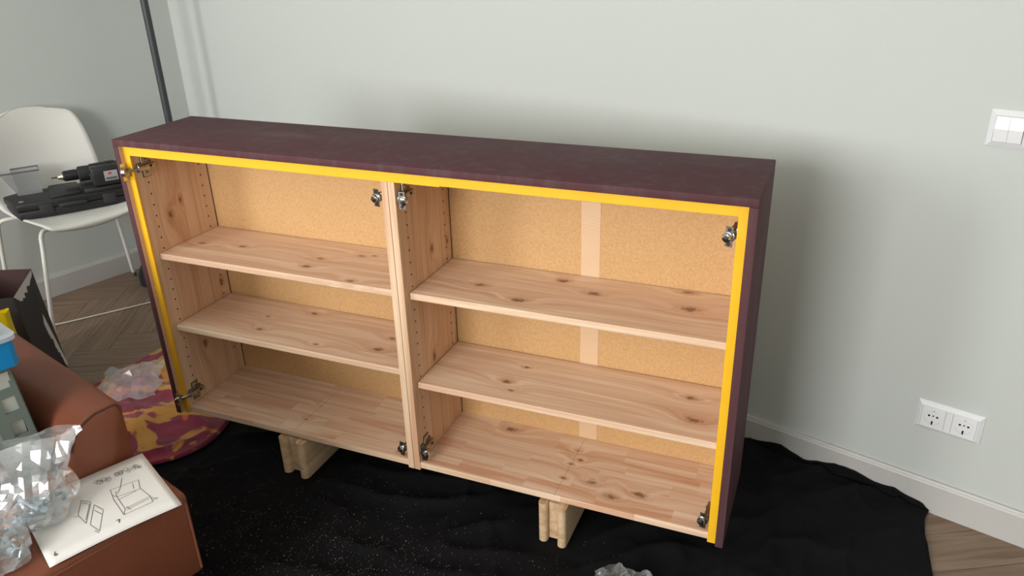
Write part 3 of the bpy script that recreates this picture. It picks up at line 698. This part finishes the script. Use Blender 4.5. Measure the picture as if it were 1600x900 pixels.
for x in (1.36, 2.20):
    for y in (-3.18, -1.50): MB().lathe([(.018, .0056), (.025, .07)], 12, Matrix.Translation((x+ox, y+oy, 0))).build('foot', M['black'], sf, angle=40)

cr = thing('plastic_crate', 'grey green slotted plastic crate standing on the sofa seat', 'crate', (1.86, -1.73, .4305))
def crate_wall(p0, p1, p2, p3, nu, nv):
    """slotted wall between bottom edge p0-p1 and top edge p3-p2: real openings in a lattice"""
    mb = MB(); P = lambda u, v: p0.lerp(p1, u).lerp(p3.lerp(p2, u), v)
    us = [0]; vs = [0]
    for k in range(nu): us += [(k+.22)/nu, (k+.78)/nu]
    for k in range(nv): vs += [(k+.18)/nv, (k+.80)/nv]
    us.append(1); vs.append(1); vv = [[mb.bm.verts.new(P(u, v)) for v in vs] for u in us]
    for i in range(len(us)-1):
        for j in range(len(vs)-1):
            if i % 2 == 1 and j % 2 == 1: continue
            mb.bm.faces.new((vv[i][j], vv[i+1][j], vv[i+1][j+1], vv[i][j+1]))
    o = mb.build('slotted_wall', M['crate'], cr, fix=False); s_ = o.modifiers.new('t', 'SOLIDIFY'); s_.thickness = .005; s_.offset = 0
b0 = [Vector(p) for p in ((-.17, -.18, 0), (.172, -.18, 0), (.172, .172, 0), (-.17, .172, 0))]; t0 = [Vector(p) for p in ((-.15, -.165, .262), (.150, -.165, .262), (.150, .160, .262), (-.15, .160, .262))]
for k in range(4): crate_wall(b0[k], b0[(k+1) % 4], t0[(k+1) % 4], t0[k], 7, 5)
MB().box(-.15, .15, -.165, .16, .258, .264, .002).build('top_panel', M['crate'], cr)
MB().box(-.155, .155, -.165, .155, .003, .252).build('pale_contents', M['slot'], cr)
lb = thing('lidded_box', 'bright blue plastic box with a clear lid on top of the crate', 'box', (1.88, -1.69, .695))
MB().prism(rounded_rect(-.14, .150, -.16, .140, .014), 0, .055).build('body', M['blue'], lb, angle=40)
MB().prism(rounded_rect(-.145, .156, -.166, .146, .018), .0555, .064).build('lid_rim', M['lid'], lb, angle=40)
MB().prism(rounded_rect(-.125, .136, -.146, .126, .012), .0645, .071).build('lid_panel', M['lid'], lb, angle=40)

bk = thing('instruction_booklet', 'white printed assembly instruction booklet lying open on the sofa seat', 'booklet', (2.325, -1.555, .4315))
PA = Vector((2.125, -1.412)); PB = Vector((2.345, -1.447)); PC = Vector((2.312, -1.684)); PD = PA+PC-PB; po = Vector((2.325, -1.555))
def pg(u, v):
    """u along the long lower edge from the left end, v from lower edge up; local metres"""
    p = PC.lerp(PB, u).lerp(PD.lerp(PA, u), v)-po; return p
def page_z(u, v): return .003 + .004*math.sin(math.pi*u)*(1-.5*v) + .003*v*u
for k, dz in ((0, 0), (1, .0016)):
    o = MB().grid(20, 8, lambda u, v: (*pg(u, v*(1-.012*k)+.012*k), page_z(u, v)+dz)).build('page', M['paper'], bk, smooth=True, fix=False)
    s_ = o.modifiers.new('t', 'SOLIDIFY'); s_.thickness = .0008; s_.offset = -1
def pix(px, py):
    """page coordinates of a mark, given on a 0-1 print layout (left to right, top to bottom)"""
    return px, 1-py
def stroke(mb, pts, w=.0011):
    P = [Vector((*pg(u, v), page_z(u, v)+.0021)) for u, v in pts]
    for a, b in zip(P, P[1:]):
        d = (b-a); d.z = 0
        if d.length < 1e-6: continue
        n = Vector((-d.y, d.x, 0)).normalized()*w/2; mb.poly((a-n, b-n, b+n, a+n))
ink = MB()
LINES = [[(.619, .63), (.842, .602), (.813, .472)], [(.619, .63), (.6, .471), (.6, .19), (.831, .196), (.839, .294), (.813, .472)], [(.609, .536), (.631, .487), (.806, .46)],
         [(.631, .487), (.631, .269), (.838, .289)], [(.631, .269), (.6, .19)], [(.631, .434), (.776, .454)], [(.634, .243), (.82, .265)], [(.831, .268), (.88, .218), (.828, .222)],
         [(.743, .731), (.692, .601), (.651, .536)], [(.647, .574), (.63, .489)], [(.789, .585), (.772, .501)], [(.648, .29), (.663, .222)],
         [(.399, .67), (.451, .578), (.344, .313), (.325, .48), (.399, .67)], [(.396, .627), (.434, .557), (.353, .361)], [(.293, .48), (.322, .453)],
         [(.46, .519), (.495, .389), (.395, .129), (.363, .27), (.46, .519)], [(.44, .438), (.471, .337)], [(.367, .163), (.388, .107)]]
for l in LINES: stroke(ink, l, .0010)
random.seed(2)                                   # crowded little detail drawings along the top
for cx, cy in ((.569, .844), (.608, .833), (.648, .823), (.719, .812), (.762, .812), (.819, .824), (.872, .824), (.901, .813)):
    for k in range(4):
        r = random.uniform(.010, .028); x, y = cx+random.uniform(-.018, .018), cy+random.uniform(-.03, .03)
        stroke(ink, [(x+r*math.cos(a)*.7, y+r*math.sin(a)*1.3) for a in [j*math.pi/4 for j in range(9)]], .0006)
stroke(ink, [(.530, .160), (.556, .160), (.540, .115)], .0022)                                                   # 7
stroke(ink, [(.078, .145), (.064, .12), (.062, .10), (.072, .09), (.082, .102), (.072, .115), (.063, .105)], .002)   # 6
tag(ink.build('printed_drawing', M['ink'], bk, fix=False), kind='stuff')

def film_bag(name, label, base, path, prof, seed, flat_from=.6, fan=(1, 0)):
    """gathered bag: path = centre points up the bag, prof = (t, rx, ry)"""
    P = crom(path, 30); b = thing(name, label, 'plastic bag', base, 0, 'bags of fittings on the sofa')
    def fn(u, v):
        a = u*2*math.pi; p = P[min(29, int(v*29))]; rx = lerp_table([(t, x) for t, x, y in prof], v); ry = lerp_table([(t, y) for t, x, y in prof], v)
        k = 1+.45*(noise.noise(Vector((math.cos(a)*2.2, math.sin(a)*2.2, v*2.6+seed*5))))+.34*(.4-abs(noise.noise(Vector((math.cos(a)*4.2, math.sin(a)*4.2, v*4.5+seed)))))
        lx, ly = math.cos(a)*rx*k, math.sin(a)*ry*k
        w = Vector((p.x+lx*fan[0]-ly*fan[1], p.y+lx*fan[1]+ly*fan[0], p.z))
        w.z = max(.0015, w.z+.008*noise.noise(Vector((u*9, v*4, seed)))*(v > .1)); return w
    mb = MB().grid(27, 15, fn); bmesh.ops.triangulate(mb.bm, faces=mb.bm.faces[:])
    mb.build('film', M['film'], b, fix=False); return b
SZ = .4310
film_bag('plastic_bag', 'clear plastic bag of metal fittings resting on the open booklet', (2.16, -1.625, SZ+.008), [(.015, -.020, .0), (.010, -.012, .03), (-.005, -.002, .062), (-.012, .008, .095), (-.022, .022, .130), (-.028, .030, .150)],
         [(0, .022, .016), (.08, .055, .046), (.3, .060, .050), (.5, .045, .032), (.62, .046, .022), (.85, .066, .022), (1, .072, .016)], 1, fan=(.35, .94))
film_bag('plastic_bag', 'clear crumpled plastic bag of bolts nearest the left photo edge', (2.205, -1.745, SZ), [(.030, .010, .0), (.02, .005, .03), (.0, -.005, .07), (-.01, -.01, .105), (-.02, -.02, .135), (-.03, -.03, .155)],
         [(0, .022, .02), (.08, .050, .040), (.3, .055, .045), (.5, .05, .04), (.75, .065, .042), (1, .05, .03)], 6, fan=(.5, .86))
random.seed(21)
def bolt(p, rx, rz, ln, r, lab, grp):
    t = thing('bolt', lab, 'bolt', p, 0, grp); t.rotation_euler = (rx, 0, rz)
    MB().tube([(0, 0, -ln/2), (0, 0, ln/2)], r, 8).build('shank', M['zinc'], t, angle=50)
    MB().lathe([(r*1.9, ln/2), (r*2.0, ln/2+.002), (r*1.6, ln/2+.005)], 8).build('bolt_head', M['zinc'], t, angle=40).parent = t
for k in range(12):
    bolt((2.172+random.uniform(-.028, .026), -1.640+random.uniform(-.03, .03), SZ+.028+.008*(k//3)+random.uniform(0, .005)), R(random.uniform(70, 110)), random.uniform(0, 6.3), random.uniform(.030, .048), random.uniform(.0045, .0085), 'zinc bolt inside the clear bag on the booklet', 'bolts in the bag on the booklet')
for k in range(11):
    bolt((2.228+random.uniform(-.024, .024), -1.732+random.uniform(-.026, .026), SZ+.023+.008*(k//3)+random.uniform(0, .005)), R(random.uniform(70, 110)), random.uniform(0, 6.3), random.uniform(.030, .048), random.uniform(.0045, .0085), 'zinc bolt inside the clear bag nearest the left photo edge', 'bolts in the bag by the photo edge')
